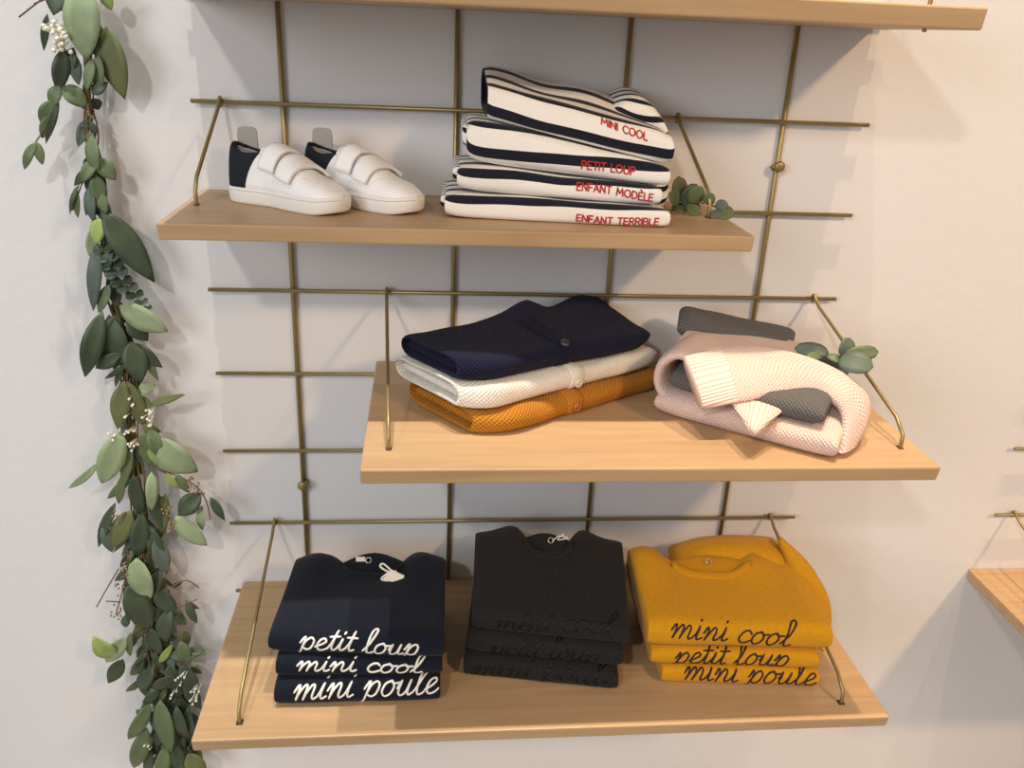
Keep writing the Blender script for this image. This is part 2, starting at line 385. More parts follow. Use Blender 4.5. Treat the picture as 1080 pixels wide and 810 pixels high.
def band(path, halfw, th, n=9, k=14, bm=None, taper=None, uvflip=False):
    """a flattened tube of cloth along path; halfw: one half-width vector per path point"""
    bm = bm or bmesh.new(); uvl = bm.loops.layers.uv.verify()
    P = catmull(path, n); Wv = catmull(halfw, n); rings = []; acc = 0
    for i, p in enumerate(P):
        d = (P[min(i+1, len(P)-1)]-P[max(i-1, 0)]).normalized(); wv = Wv[i]; nn = d.cross(wv).normalized()
        if i: acc += (p-P[i-1]).length
        e = taper(i/(len(P)-1)) if taper else 1
        ring = []
        for j in range(k):
            a = 2*PI*j/k; ca, sa = math.cos(a), math.sin(a)
            ring.append(bm.verts.new(p+wv*(sg(ca)*abs(ca)**0.7)+nn*(th*e*sg(sa)*abs(sa)**0.7)))
        rings.append((ring, acc, wv.length))
    for (A, a0, w0), (B, a1, w1) in zip(rings, rings[1:]):
        for j in range(k):
            j2 = (j+1) % k
            f = bm.faces.new((A[j], A[j2], B[j2], B[j]))
            cj = math.cos(2*PI*j/k)*w0; c2 = math.cos(2*PI*(j+1)/k)*w0
            q = ((a0, cj), (a0, c2), (a1, c2), (a1, cj))
            for l, uvv in zip(f.loops, q): l[uvl].uv = uvv if not uvflip else (uvv[1], uvv[0])
    for R in (rings[0][0][::-1], rings[-1][0]): bm.faces.new(R)
    return bm

# ================================================================ SETTING
WALL_Y = 0.0065
bm = bmesh.new(); box(bm, (-2.6, WALL_Y, -1.6), (3.2, WALL_Y+0.12, 2.6))
o = put('wall_back', bm, 'wall', smooth=False); o['kind'] = 'structure'
bm = bmesh.new(); box(bm, (-2.6, -4.5, -1.66), (3.2, WALL_Y+0.12, -1.6))
o = put('floor', bm, 'floor', smooth=False); o['kind'] = 'structure'

# ================================================================ WIRE RACKS
PITX, PITZ = 0.235, 0.13058
def rack(name, label, xl, xr, cols, rows, ztop, zbot, knobs):
    t = thing(name, label, 'wall rack', (xl, 0, -0.914))
    for c in cols:
        bm = bmesh.new(); tube(bm, [(c, 0.0018, zbot), (c, 0.0018, ztop)], 0.0036, 10); put('upright_rod', bm, 'brass', t)
    for r in rows:
        bm = bmesh.new(); tube(bm, [(xl, -0.0045, -r*PITZ), (xr, -0.0045, -r*PITZ)], 0.0030, 10); put('cross_rod', bm, 'brass', t)
    for (x, z) in knobs:
        bm = bmesh.new()
        tube(bm, [(x, WALL_Y, z), (x, -0.004, z)], 0.0045, 10)
        tube(bm, [(x, -0.0035, z), (x, -0.006, z), (x, -0.010, z), (x, -0.0115, z)], [0.006, 0.0078, 0.0078, 0.005], 14)
        tube(bm, [(x-0.008, 0.003, z-0.004), (x+0.008, 0.003, z+0.004)], 0.0035, 8)
        put('wall_fixing', bm, 'brass', t)
    return t
rack('wire_wall_rack', 'large brass wire grid rack fixed to the white wall behind the shelves of clothes', -0.1194, 0.8303,
     [0, PITX, 2*PITX, 3*PITX], range(-1, 8), 0.22, -0.93,
     [(Py(820, 175, 0).x, Py(820, 175, 0).z), (Py(320, 510, 0).x, Py(320, 510, 0).z)])
rack('wire_wall_rack', 'second brass wire rack, only its rod ends showing at the right edge', 1.200, 2.15,
     [1.32, 1.32+PITX, 1.32+2*PITX, 1.32+3*PITX], range(3, 8), -0.30, -0.93, [])

# ================================================================ SHELVES
def shelf(label, x0, x1, depth, ztop, zrod, feet, hooks, fy, th=0.021):
    t = thing('wall_shelf', label, 'shelf', ((x0+x1)/2, -depth/2, ztop-th))
    bm = bmesh.new(); box(bm, (x0, -depth, ztop-th), (x1, WALL_Y-0.001, ztop))
    # under-cut front edge
    for v in bm.verts:
        if v.co.y < -depth+1e-4 and v.co.z < ztop-th+1e-4: v.co.y += 0.004
    board_ = put('board', bm, 'oak', t, smooth=False, bevel=0.0025)
    for fx, hx in zip(feet, hooks):
        R = 0.0056
        loop = [(hx, -0.0045+R*math.sin(math.radians(a)), zrod+R*math.cos(math.radians(a))) for a in range(160, -75, -20)]
        P = loop+[(lerp(hx, fx, e), lerp(-0.0105, -fy, e), lerp(zrod-0.002, ztop+0.028, e)) for e in (0.06, 0.25, 0.5, 0.75, 0.93)]
        P += [(fx, -fy-0.0015, ztop+0.018), (fx, -fy-0.002, ztop+0.008), (fx, -fy-0.002, ztop-th-0.004)]
        b = bmesh.new(); tube(b, P, 0.0026, 8); put('bracket_wire', b, 'brass', t)
        b = bmesh.new(); tube(b, [(fx, -fy+0.004, ztop+0.0004), (fx, -fy-0.006, ztop+0.0004)], 0.0045, 8)  # solid dark cap painted as hole shade; the board itself is not drilled
        for v in b.verts: v.co.z = ztop+0.0006 if v.co.z > ztop+0.0004 else ztop-0.003
        put('slot_shade', b, 'slot_shade', board_, label='dark cap painted as the shade in a bracket hole')
    return t
Z1, Z2, Z3 = -0.249, -0.504, -0.903
shelf('topmost oak shelf, cut off by the top edge of the photo', -0.112, 0.817, 0.255, 0.021, 0.13058, (-0.05, 0.765), (-0.05, 0.76), 0.22, 0.024)
shelf('oak shelf carrying white trainers and striped tops', -0.118, 0.601, 0.222, Z1, -PITZ, (-0.098, 0.575), (-0.0813, 0.5474), 0.108)
shelf('oak shelf carrying folded navy, ochre and pink knitwear', 0.119, 0.832, 0.352, Z2, -3*PITZ, (0.150, 0.806), (0.1369, 0.7942), 0.296)
shelf('lowest long oak shelf carrying three stacks of sweatshirts', -0.109, 0.852, 0.350, Z3, -6*PITZ, (-0.052, 0.793), (-0.0486, 0.7861), 0.318)
shelf('oak shelf cut off at the right edge of the photo', 1.186, 2.14, 0.350, Z3, -6*PITZ, (1.24, 2.08), (1.235, 2.08), 0.318)

# ================================================================ STRIPED TOPS (shelf one)
def plane(pl, pr, y, dz=0.0, y0=-0.16):
    """height function: level line through two pixels seen at depth y, rising by dz per metre towards the wall"""
    A, B = Py(*pl, y), Py(*pr, y)
    return lambda x, yy: lerp(A.z, B.z, (x-A.x)/(B.x-A.x))+dz*(yy-y)
const = lambda c: (lambda x, y: c)
zA = plane((486, 204), (690, 216), -0.170)
zB = plane((492, 174), (690, 195), -0.168)
zC = plane((523, 129), (697, 172), -0.163)
_zD = plane((520, 89), (700, 137), -0.155, 0.08)
def zD(x, y):
    r = smooth(-0.14, -0.05, y)
    return _zD(x, y)+0.012*r*math.exp(-((x-0.29)/0.05)**2)+0.018*r*math.exp(-((x-0.41)/0.06)**2)
grp = 'folded striped tops on the upper shelf'
rows4 = [
 ('ENFANT TERRIBLE', 'bottom striped top of the stack, red lettering ENFANT TERRIBLE', const(Z1), zA, (0.217, -0.160), (0.500, -0.190), (0.222, -0.02), (0.497, -0.03), 0.031, 0.012),
 ('ENFANT MODE`LE', 'striped top with red lettering ENFANT MODÈLE, second from bottom', zA, zB, (0.232, -0.156), (0.489, -0.180), (0.236, -0.02), (0.489, -0.03), -0.008, 0.010),
 ('PETIT LOUP', 'striped top with red lettering PETIT LOUP, under the topmost one', zB, zC, (0.243, -0.154), (0.497, -0.178), (0.246, -0.02), (0.497, -0.03), 0.027, 0.009),
 ('MINI COOL', 'topmost tilted striped top with red lettering MINI COOL', zC, zD, (0.268, -0.156), (0.500, -0.174), (0.268, -0.02), (0.497, -0.03), 0.017, 0.034)]
TXT = [((608, 232.5), (696, 237), 0.0086), ((608.5, 200.5), (690, 212), 0.0090), ((613.5, 177.5), (671, 185), 0.0096), ((634, 131), (684, 148.5), 0.0088)]
for i, (txt, lab, zb, zt, FL, FR, BL, BR, off, q0) in enumerate(rows4):
    t = thing('striped_top', lab, 'top', ((FL[0]+FR[0])/2, -0.09, zb(0.36, -0.09)), grp)
    f = Fold(FL, FR, BL, BR, zb, zt, k=(6, 9), amp=0.0028, freq=15, seed=i*5+1, n=2.9, open0=(i == 3))
    m = striped('navy_stripes', off)
    put('body', f.mesh(), [m, 'navy'] if i == 3 else m, t)
    # the same cloth folded again inside: layers showing at the left end
    h = zt(FL[0], FL[1])-zb(FL[0], FL[1])
    zm1 = (lambda zb, zt: (lambda x, y: lerp(zb(x, y), zt(x, y), 0.30)))(zb, zt); zm2 = (lambda zb, zt: (lambda x, y: lerp(zb(x, y), zt(x, y), 0.80)))(zb, zt)
    g = Fold((FL[0]-0.005, FL[1]+0.012), (FL[0]+0.04, FL[1]+0.012), (BL[0]-0.005, BL[1]), (BL[0]+0.04, BL[1]), zm1, zm2, k=(5, 9), amp=0.001, seed=i+31)
    if i != 3: put('sleeve', g.mesh(nt=20), striped('sleeve_stripes', 0.006, 0.020, 0.34), t)
    if i == 0:
        g = Fold((0.470, -0.150), (0.506, -0.146), (0.470, -0.04), (0.506, -0.04), lambda x, y: Z1+0.014, lambda x, y: Z1+0.062, k=(6, 4), amp=0.002, seed=77)
        put('sleeve', g.mesh(nt=20), striped('sleeve_stripes', 0.006, 0.017, 0.40), t)
    if i == 3:
        g = Fold((0.425, -0.108), (0.505, -0.118), (0.430, -0.02), (0.500, -0.02), lambda x, y: _zD(x, y)-0.014, lambda x, y: _zD(x, y)+0.028-16*abs(x-0.468)**2+0.06*(y+0.05), k=(3, 4), amp=0.003, seed=91, rf=0.6)
        put('sleeve', g.mesh(nt=24), striped('sleeve_stripes', 0.004, 0.022, 0.36), t)
    A_, B_, xh = TXT[i]
    put('lettering', lettering_between(f, txt, A_, B_, xh, 0.0019, CAPS, 0.0), 'red_print', t, label='red lettering')

# ================================================================ TRAINERS
def shoe(label, heel, ang, L=0.172):
    t = thing('toddler_trainer', label, 'shoe', (heel[0], heel[1], Z1), 'white toddler trainers')
    ca, sa = math.cos(ang), math.sin(ang)
    def X(l, s, z): return V3((heel[0]+l*ca-s*sa, heel[1]+l*sa+s*ca, Z1+z))
    def hw(l):   # half width of the sole at l (0..1)
        base = 0.0255+0.0055*smooth(0.3, 0.72, l)-0.0035*math.exp(-((l-0.42)/0.13)**2)
        e = 1
        if l < 0.14: e = math.sqrt(max(0, 1-((0.14-l)/0.14)**2))
        if l > 0.76: e = max(0, 1-((l-0.76)/0.24)**2.5)**0.5
        return base*e
    def shift(l): return -0.003*smooth(0.5, 1, l)
    # sole: outline rings
    def outline(grow, n=26):
        ls = [0.5-0.5*math.cos(PI*i/n) for i in range(n+1)]
        return [(l, 1) for l in ls]+[(l, -1) for l in ls[-2:0:-1]]
    bm = bmesh.new(); rings = []
    for z, g in ((0, -0.003), (0.0015, -0.0005), (0.004, 0.0005), (0.013, 0.0012), (0.0205, 0.0008), (0.022, -0.0012)):
        rg = []
        for l, sgn in outline(0):
            toe = 0.004*smooth(0.8, 1, l)*(1 if z < 0.01 else 0.5)
            ll = l*L+(g if l > 0.5 else -g)*(abs(2*l-1)**6)
            rg.append(bm.verts.new(X(ll, sgn*(hw(l)+g*(1 if hw(l) > 0.004 else 0))+shift(l), z+toe)))
        rings.append(rg)
    for A, B in zip(rings, rings[1:]):
        for j in range(len(A)): bm.faces.new((A[j], A[(j+1) % len(A)], B[(j+1) % len(A)], B[j]))
    bm.faces.new(rings[0][::-1]); bm.faces.new(rings[-1])
    sole_ = put('sole', bm, 'rubber', t)
    bm = bmesh.new()
    tube(bm, [X(l*L*1.0, sgn*(hw(l)+0.0012)+shift(l), 0.0185+0.002*smooth(0.8, 1, l)) for l, sgn in outline(0)], 0.0011, 6, closed=True)
    put('sole_piping', bm, 'rubber', sole_)
    # upper
    def top(l):  # ridge height
        if l < 0.40: return lerp(0.074, 0.071, l/0.40)
        return 0.071-0.033*smooth(0.38, 0.88, l)-0.013*smooth(0.84, 1.0, l)
    def up(l, a, off=0.0):
        """a from -1 (left sole edge) through 0 (ridge) to 1"""
        H = top(l); wv = hw(l)-0.002+off; ang_ = abs(a)*PI/2
        n = 2.3+0.6*smooth(0.5, 0.2, l)
        s = sg(a)*wv*abs(math.sin(ang_))**(2/n); z = 0.020+(H+off-0.020)*abs(math.cos(ang_))**(2/n)
        lean = 0.004*(1-abs(a))*smooth(0.2, 0.0, l)
        return X(l*L+lean-(0.001 if l < .02 else 0), s+shift(l), z)
    def rim(l):  # cut of the opening: |a| below this is open
        if l > 0.40: return 0
        side = 0.30+0.16*math.exp(-((l-0.20)/0.11)**2)
        if l < 0.05: side *= smooth(-0.02, 0.05, l)*0.9
        return side*smooth(0.41, 0.33, l)
    def patch(l0, l1, fa, nl, na, off, skew=0.0):
        b = bmesh.new(); G = []
        for i in range(nl+1):
            l = lerp(l0, l1, i/nl); G.append([b.verts.new(up(max(0.002, min(0.998, l+skew*fa(l, j/na))), fa(l, j/na), off)) for j in range(na+1)])
        for i in range(nl):
            for j in range(na): b.faces.new((G[i][j], G[i+1][j], G[i+1][j+1], G[i][j+1]))
        return b
    def merged(l0, l1, nl, off, solid, name, m, lab=None, t0=0.0, t1=0.0):
        b = bmesh.new()
        for sd in (-1, 1):
            G = []
            for i in range(nl+1):
                row = []
                for j in range(15):
                    aa = 1-j/14; l = min(0.998, max(0.002, lerp(l0+t0*(0.5-aa), l1+t1*(0.5-aa), i/nl)))
                    row.append(b.verts.new(up(l, sd*lerp(rim(l), 1.0, aa), off)))
                G.append(row)
            for i in range(nl):
                for j in range(14):
                    try: b.faces.new((G[i][j], G[i+1][j], G[i+1][j+1], G[i][j+1]))
                    except ValueError: pass
        bmesh.ops.remove_doubles(b, verts=b.verts, dist=0.0004)
        put(name, b, m, t, solid=solid, label=lab)
    merged(0.25, 1.0, 34, 0, 0.0016, 'upper', 'leather', t0=0.11)
    merged(0.0, 0.27, 16, 0.0006, 0.0022, 'heel_counter', 'shoe_navy', 'navy suede heel', t1=0.11)
    merged(0.012, 0.44, 20, -0.0030, 0.0012, 'lining', 'lining', 'grey lining')
    # collar roll
    bm = bmesh.new()
    ls = [0.395, 0.36, 0.32, 0.27, 0.2, 0.13, 0.08, 0.045, 0.02]
    pts = [up(l, rim(l), -0.0006) for l in ls]+[up(l, -rim(l), -0.0006) for l in ls[::-1]]
    tube(bm, catmull(pts, 4), 0.0021, 8); put('collar', bm, 'shoe_navy', t)
    # tongue
    bm = patch(0.33, 0.46, lambda l, e: lerp(-0.42, 0.42, e), 8, 10, 0.002)
    put('tongue', bm, 'leather', t, solid=0.003)
    # insole
    bm = bmesh.new(); A = [bm.verts.new(X(l*L*0.9+0.006, sgn*hw(l)*0.8+shift(l), 0.026)) for l, sgn in outline(0)]; bm.faces.new(A)
    put('insole', bm, 'lining', t, solid=0.002)
    for l0, l1, a0, a1 in ((0.40, 0.535, -0.74, 0.60), (0.565, 0.70, -0.78, 0.60)):
        bm = patch(l0, l1, lambda l, e, a0=a0, a1=a1: lerp(a0, a1, e), 6, 20, 0.0062, 0.07)
        bmesh.ops.recalc_face_normals(bm, faces=bm.faces)
        put('strap', bm, 'leather', t, solid=0.0040, bevel=0.0009)
    # stitched seam of the eyestay
    bm = bmesh.new(); tube(bm, [up(lerp(0.46, 0.74, i/10), -0.84+0.45*smooth(0.6, 1, i/10), 0.0012) for i in range(11)], 0.0009, 6); put('seam', bm, 'leather', t)
    # pull tab standing behind the heel
    bm = bmesh.new()
    c = X(0.017, 0.010, 0); dx = V3((0.97, -0.25, 0))
    ring = [(0.0135*sg(math.cos(math.radians(a)))*abs(math.cos(math.radians(a)))**0.5, 0.083+0.010*math.sin(math.radians(a))**0.7 if a not in (0, 180) else 0.083) for a in range(0, 181, 15)]
    ring += [(-0.0150, 0.050), (0.0150, 0.050)]
    bm.faces.new([bm.verts.new(c+dx*s_+V3((0, 0.004, z))) for s_, z in ring])
    put('pull_tab', bm, 'tab', t, solid=0.0022, smooth=False, label='taupe pull tab')
    return t
shoe('left white trainer with navy heel, nearer the shelf end', (-0.059, -0.058), math.radians(-31), 0.181)
shoe('right white trainer with navy heel, beside the striped tops', (0.036, -0.044), math.radians(-31), 0.178)

# ================================================================ KNITTED CARDIGANS (shelf two, left)
cfl, cfr = V3((0.272, -0.268, 0)), V3((0.540, -0.098, 0)); cb = V3((-0.092, 0.120, 0))
def quad(dx0, dx1, df=0.0, db=0.0):
    e = (cfr-cfl).normalized(); d = cb.normalized()
    a = cfl+e*dx0-d*df; b = cfr+e*dx1-d*df; A = cfl+e*dx0+d*(cb.length+db); B = cfr+e*dx1+d*(cb.length+db)
    return [(p.x, p.y) for p in (a, b, A, B)]
def uloc(x, y): e = (cfr-cfl).normalized(); return (V3((x, y, 0))-cfl).dot(e)
def dloc(x, y): d = cb.normalized(); return (V3((x, y, 0))-cfl).dot(d)
h1 = lambda x, y: Z2+0.032+0.006*smooth(0, 0.06, dloc(x, y))
h2 = lambda x, y: h1(x, y)+0.034-0.006*smooth(0.1, 0.28, uloc(x, y))
def h3(x, y):
    u, d = uloc(x, y), dloc(x, y)
    return h2(x, y)+0.032+0.024*smooth(0.03, 0.13, d)*(math.exp(-(abs(u-0.165)/0.04)**1.5)+1.0*math.exp(-(abs(u-0.285)/0.055)**3))
def cardigan(label, q, zb, zt, kn, rib, btn, seed, u_b, qb, col_name):
    c = (V3((*q[0], 0))+V3((*q[3], 0)))/2
    t = thing('knitted_cardigan', label, 'cardigan', (c.x, c.y, zb(c.x, c.y)), 'folded cardigans on the middle shelf')
    f = Fold(*q, zb, zt, k=(7, 6), amp=0.0045, freq=17, seed=seed, n=2.2, open0=True, corner=0.022)
    bm = f.mesh()
    i0 = V3((*q[0], 0)); i1 = V3((*q[1], 0)); i2 = V3((*q[2], 0)); ee = (i1-i0).normalized(); dd = (i2-i0).normalized()
    w4 = [i0+ee*0.006+dd*0.036, i0+ee*0.09+dd*0.016, i2+ee*0.008, i2+ee*0.09]
    Fold(*[(p.x, p.y) for p in w4], lambda x, y: lerp(zb(x, y), zt(x, y), 0.24), lambda x, y: lerp(zb(x, y), zt(x, y), 0.60), k=(5, 6), amp=0.001, seed=seed+2, n=2.2).mesh(bm, 16)
    put('body', bm, [kn, kn], t)
    # front band with its button
    bm = bmesh.new(); uvl = bm.loops.layers.uv.verify(); G = []
    for i in range(31):
        qq = lerp(-0.004, 0.12, i/30); G.append([(bm.verts.new(f.at(u_b+d, qq, o)), (d, qq)) for d, o in ((-0.0125, 0.0002), (-0.011, 0.0018), (0.0, 0.0020), (0.011, 0.0018), (0.0125, 0.0002))])
    for A, B in zip(G, G[1:]):
        for j in range(4):
            fc = bm.faces.new((A[j][0], A[j+1][0], B[j+1][0], B[j][0]))
            for l, uvv in zip(fc.loops, (A[j][1], A[j+1][1], B[j+1][1], B[j][1])): l[uvl].uv = (uvv[1], uvv[0])
    bb = put('button_band', bm, rib, t)
    p = f.at(u_b, qb, 0.003); n_ = (f.at(u_b, qb, 0.02)-p).normalized()
    bm = bmesh.new(); s = n_.orthogonal().normalized(); s2 = n_.cross(s)
    for r0, r1, hh in ((0.0, 0.0046, 0.0008), (0.0046, 0.0066, 0.0024), ):
        A = [bm.verts.new(p+(s*math.cos(a*PI/8)+s2*math.sin(a*PI/8))*r1) for a in range(16)]
        B = [bm.verts.new(p+n_*hh+(s*math.cos(a*PI/8)+s2*math.sin(a*PI/8))*r1*0.93) for a in range(16)]
        for k in range(16): bm.faces.new((A[k], A[(k+1) % 16], B[(k+1) % 16], B[k]))
        if r0 == 0: bm.faces.new(B)
        else:
            Cc = [bm.verts.new(p+n_*hh*0.35+(s*math.cos(a*PI/8)+s2*math.sin(a*PI/8))*r0*0.95) for a in range(16)]
            for k in range(16): bm.faces.new((B[k], B[(k+1) % 16], Cc[(k+1) % 16], Cc[k]))
    for a in range(2): ball(bm, p+s*(0.0013*(1-2*a))+n_*0.001, 0.0006)
    put('button', bm, btn, bb)
    return t, f
def roll(t, name, ctr, axis, r0, r1, length, m, turns=1.6, th=0.0045, flat=0.75, start=2.2):
    """rolled end of the cloth: spiral cross-section swept along axis"""
    bm = bmesh.new(); uvl = bm.loops.layers.uv.verify(); axis = V3(axis).normalized(); up = V3((0, 0, 1)); sd = axis.cross(up).normalized()
    n = 44; rows = []
    for e in (0, 0.1, 0.3, 0.6, 0.9, 1):
        c = V3(ctr)+axis*length*e; g = 1-0.10*(1-min(1, e*8)); L = []
        for i in range(n+1):
            a = start+turns*2*PI*i/n; rr = lerp(r0, r1, i/n)*g
            L.append((bm.verts.new(c+sd*rr*math.cos(a)+up*rr*flat*math.sin(a)), (e*length, i*0.0035)))
        rows.append(L)
    for A, B in zip(rows, rows[1:]):
        for j in range(n):
            fc = bm.faces.new((A[j][0], B[j][0], B[j+1][0], A[j+1][0]))
            for l, uvv in zip(fc.loops, (A[j][1], B[j][1], B[j+1][1], A[j+1][1])): l[uvl].uv = uvv
    put(name, bm, m, t, solid=th)
tO, fO = cardigan('ochre honeycomb-knit cardigan at the bottom of the stack', quad(-0.008, 0.004, 0.010), const(Z2), h1, 'ochre_knit', 'ochre_rib', 'button_tan', 3, 0.150, 0.022, 'ochre')
tW, fW = cardigan('white honeycomb-knit cardigan between the navy and ochre ones', quad(-0.022, 0.006, -0.003, 0.01), h1, h2, 'white_knit', 'white_knit', 'button_white', 8, 0.175, 0.020, 'white')
tN, fN = cardigan('navy honeycomb-knit cardigan on top of the white one', quad(-0.020, -0.004, -0.011, 0.0), h2, h3, 'navy_knit', 'navy_rib', 'button_dark', 14, 0.158, 0.040, 'navy')

# ================================================================ PINK AND GREY SWEATERS (shelf two, right)
pfl, pfr = V3((0.520, -0.205, 0)), V3((0.690, -0.335, 0)); pb = V3((0.105, 0.150, 0))
def quad2(dx0, dx1, df=0.0, db=0.0):
    e = (pfr-pfl).normalized(); d = pb.normalized()
    a = pfl+e*dx0+d*df; b = pfr+e*dx1+d*df; A = pfl+e*dx0+d*(pb.length+db); B = pfr+e*dx1+d*(pb.length+db)
    return [(p.x, p.y) for p in (a, b, A, B)]
def ul2(x, y): return (V3((x, y, 0))-pfl).dot((pfr-pfl).normalized())
def dl2(x, y): return (V3((x, y, 0))-pfl).dot(pb.normalized())
g1 = lambda x, y: Z2+0.036+0.010*smooth(0, 0.08, dl2(x, y))
g2 = lambda x, y: g1(x, y)+0.030+0.008*smooth(0.02, 0.12, dl2(x, y))
t = thing('knitted_sweater', 'pale pink knitted sweater wrapped around the grey one, ribbed cuff on top', 'sweater', (0.66, -0.20, Z2), 'folded sweaters at the right of the middle shelf')
f = Fold(*quad2(-0.02, 0.010), const(Z2), g1, k=(6, 6), amp=0.003, freq=13, seed=21, n=2.2); put('body', f.mesh(), 'pink_knit', t)
# back panel folded over the grey sweater
g3 = lambda x, y: g2(x, y)+0.006+0.006*math.exp(-((ul2(x, y)-0.08)/0.07)**2)*smooth(0.02, 0.1, dl2(x, y))
f2 = Fold(*quad2(-0.022, -0.070, 0.045, -0.02), g2, g3, k=(5, 5), amp=0.003, freq=13, seed=25, n=2.2); put('folded_panel', f2.mesh(), 'pink_knit', t)
# loop at the left end joining the panel to the body
e_ = (pfr-pfl).normalized(); d_ = pb.normalized()
base = pfl-e_*0.016
def lp(a, z, dd=0.0): return base-e_*a+d_*dd+V3((0, 0, z))
wv = d_*0.055
put('side_fold', band([lp(-0.03, Z2+0.022, 0.062), lp(-0.004, Z2+0.030, 0.060), lp(0.006, Z2+0.048, 0.060), lp(0.002, Z2+0.072, 0.062), lp(-0.02, Z2+0.087, 0.064), lp(-0.06, Z2+0.078, 0.066)], [wv]*6, 0.009, k=16), 'pink_knit', t)
# sleeve laid across the top, wrapping down the right side
top_e = [ZP(721, 377, -.408), ZP(757, 366, -.400), ZP(800, 365, -.398), ZP(850, 376, -.404), ZP(890, 395, -.420), ZP(913, 417, -.445), ZP(914, 440, -.470), ZP(900, 468, -.496)]
bot_e = [ZP(740, 430, -.458), ZP(775, 425, -.452), ZP(820, 417, -.445), ZP(855, 416, -.443), ZP(879, 425, -.446), ZP(889, 438, -.457), ZP(890, 457, -.475), ZP(884, 478, -.497)]
S = [a.lerp(b, 0.5) for a, b in zip(top_e, bot_e)]; Wd = [(b-a)*0.5 for a, b in zip(top_e, bot_e)]
put('sleeve', band(S[1:], Wd[1:], 0.0085, k=18), 'pink_knit', t)
put('cuff', band([S[0], S[0].lerp(S[1], 0.33), S[0].lerp(S[1], 0.66), S[1].lerp(S[2], 0.05)], [Wd[0]*1.02, Wd[0].lerp(Wd[1], .33)*1.03, Wd[0].lerp(Wd[1], .66)*1.03, Wd[1]*1.0], 0.0092, k=18), 'pink_rib', t, label='ribbed pink cuff')
l_e = [ZP(758, 408, -.456), ZP(772, 427, -.457), ZP(790, 454, -.467)]; r_e = [ZP(852, 408, -.452), ZP(832, 428, -.456), ZP(797, 458, -.468)]
put('cuff', band([a.lerp(b, .5) for a, b in zip(l_e, r_e)], [(b-a)*.5 for a, b in zip(l_e, r_e)], 0.005, k=14), 'pink_rib', t, label='ribbed pink cuff')
t = thing('knitted_sweater', 'charcoal grey honeycomb-knit sweater folded inside the pink one', 'sweater', (0.66, -0.18, g1(0.66, -0.18)), 'folded sweaters at the right of the middle shelf')
f = Fold(*quad2(-0.004, -0.014, 0.010, -0.01), g1, g2, k=(6, 6), amp=0.003, freq=13, seed=41, n=2.2); put('body', f.mesh(), 'grey_knit', t)
zg = lambda x, y: -0.391-0.085*max(0, x-0.56)+0.006*math.exp(-((x-0.575)/0.02)**2)+0.05*(y+0.1)
bk = Fold((0.556, -0.090), (0.700, -0.165), (0.575, -0.03), (0.735, -0.09), lambda x, y: -0.435, zg, k=(4, 4), amp=0.004, freq=16, seed=44, n=2.0); put('folded_back', bk.mesh(), 'grey_knit', t)

# ================================================================ SWEATSHIRTS (shelf three)
def sweatshirt(label, q, zb, zt, m, pm, txt, seed, tx, grp, lean=0.0, k=(10, 10), amp=0.002, back=None, fbul=0.0):
    c = (V3((*q[0], 0))+V3((*q[3], 0)))/2
    t = thing('folded_sweatshirt', label, 'sweatshirt', (c.x, c.y, zb(c.x, c.y)), grp)
    f = Fold(*q, zb, zt, k=k, amp=amp, freq=13, seed=seed, n=2.8, lean=lean, back=back, fbul=fbul)
    put('body', f.mesh(), m, t)
    A_, B_, xh = tx
    put('lettering', lettering_between(f, txt, A_, B_, xh, 0.0030, SCRIPT), pm, t, label={'cream_print': 'cream script lettering', 'black_print': 'black script lettering', 'brown_print': 'dark brown script lettering'}[pm])
    return t, f
def neckline(t, f, m, tl, tr, dip, rise, snap, y_off=0.0):
    """ribbed neckband along the notch at the back, the back of the neck standing behind it"""
    pts = []
    for i in range(15):
        tt = lerp(tl, tr, i/14); lpv = f.loop(tt); pts.append(lpv[13+17+12]+V3((0, 0, 0.001)))
    bm = bmesh.new(); 
    wv = [V3((0, 0.006, 0.003)) for _ in pts]
    put('neckband', band(pts, wv, 0.0032, n=3, k=12), m, t)
    A, B = pts[0], pts[-1]; arc = []
    for i in range(15):
        e = i/14; p = A.lerp(B, e); arc.append(V3((p.x, lerp(A.y, B.y, e)+0.016+0.012*math.sin(PI*e), p.z+rise*math.sin(PI*e)-0.006)))
    low = [pts[i]+V3((0, 0.004, -0.007)) for i in range(15)]
    bn = put('back_neck', band([a.lerp(b, .5) for a, b in zip(arc, low)], [(a-b)*.5+V3((0, .001, 0)) for a, b in zip(arc, low)], 0.0035, n=3, k=14), m, t)
    c = arc[snap].lerp(low[snap], 0.35)+V3((0, -0.004, 0.0065)); n_ = V3((0, -0.7, 0.7)).normalized(); s = V3((1, 0, 0)); s2 = n_.cross(s)
    bm = bmesh.new(); tube(bm, [c+(s*math.cos(a*PI/8)+s2*math.sin(a*PI/8))*0.0042 for a in range(16)], 0.0009, 6, closed=True)
    put('snap_ring', bm, 'steel', bn, label='metal snap ring')
    return arc, bn
def shoulders(zt, fl, fr, amt, c1=0.2, c2=0.8, y0=-0.2, y1=-0.1):
    return lambda x, y: zt(x, y)+amt*smooth(y0, y1, y)*(math.exp(-(((x-fl)/(fr-fl)-c1)/0.12)**2)+math.exp(-(((x-fl)/(fr-fl)-c2)/0.12)**2))
notch = lambda c, w_, d: (lambda t: 1-d*math.exp(-(abs(t-c)/w_)**4))

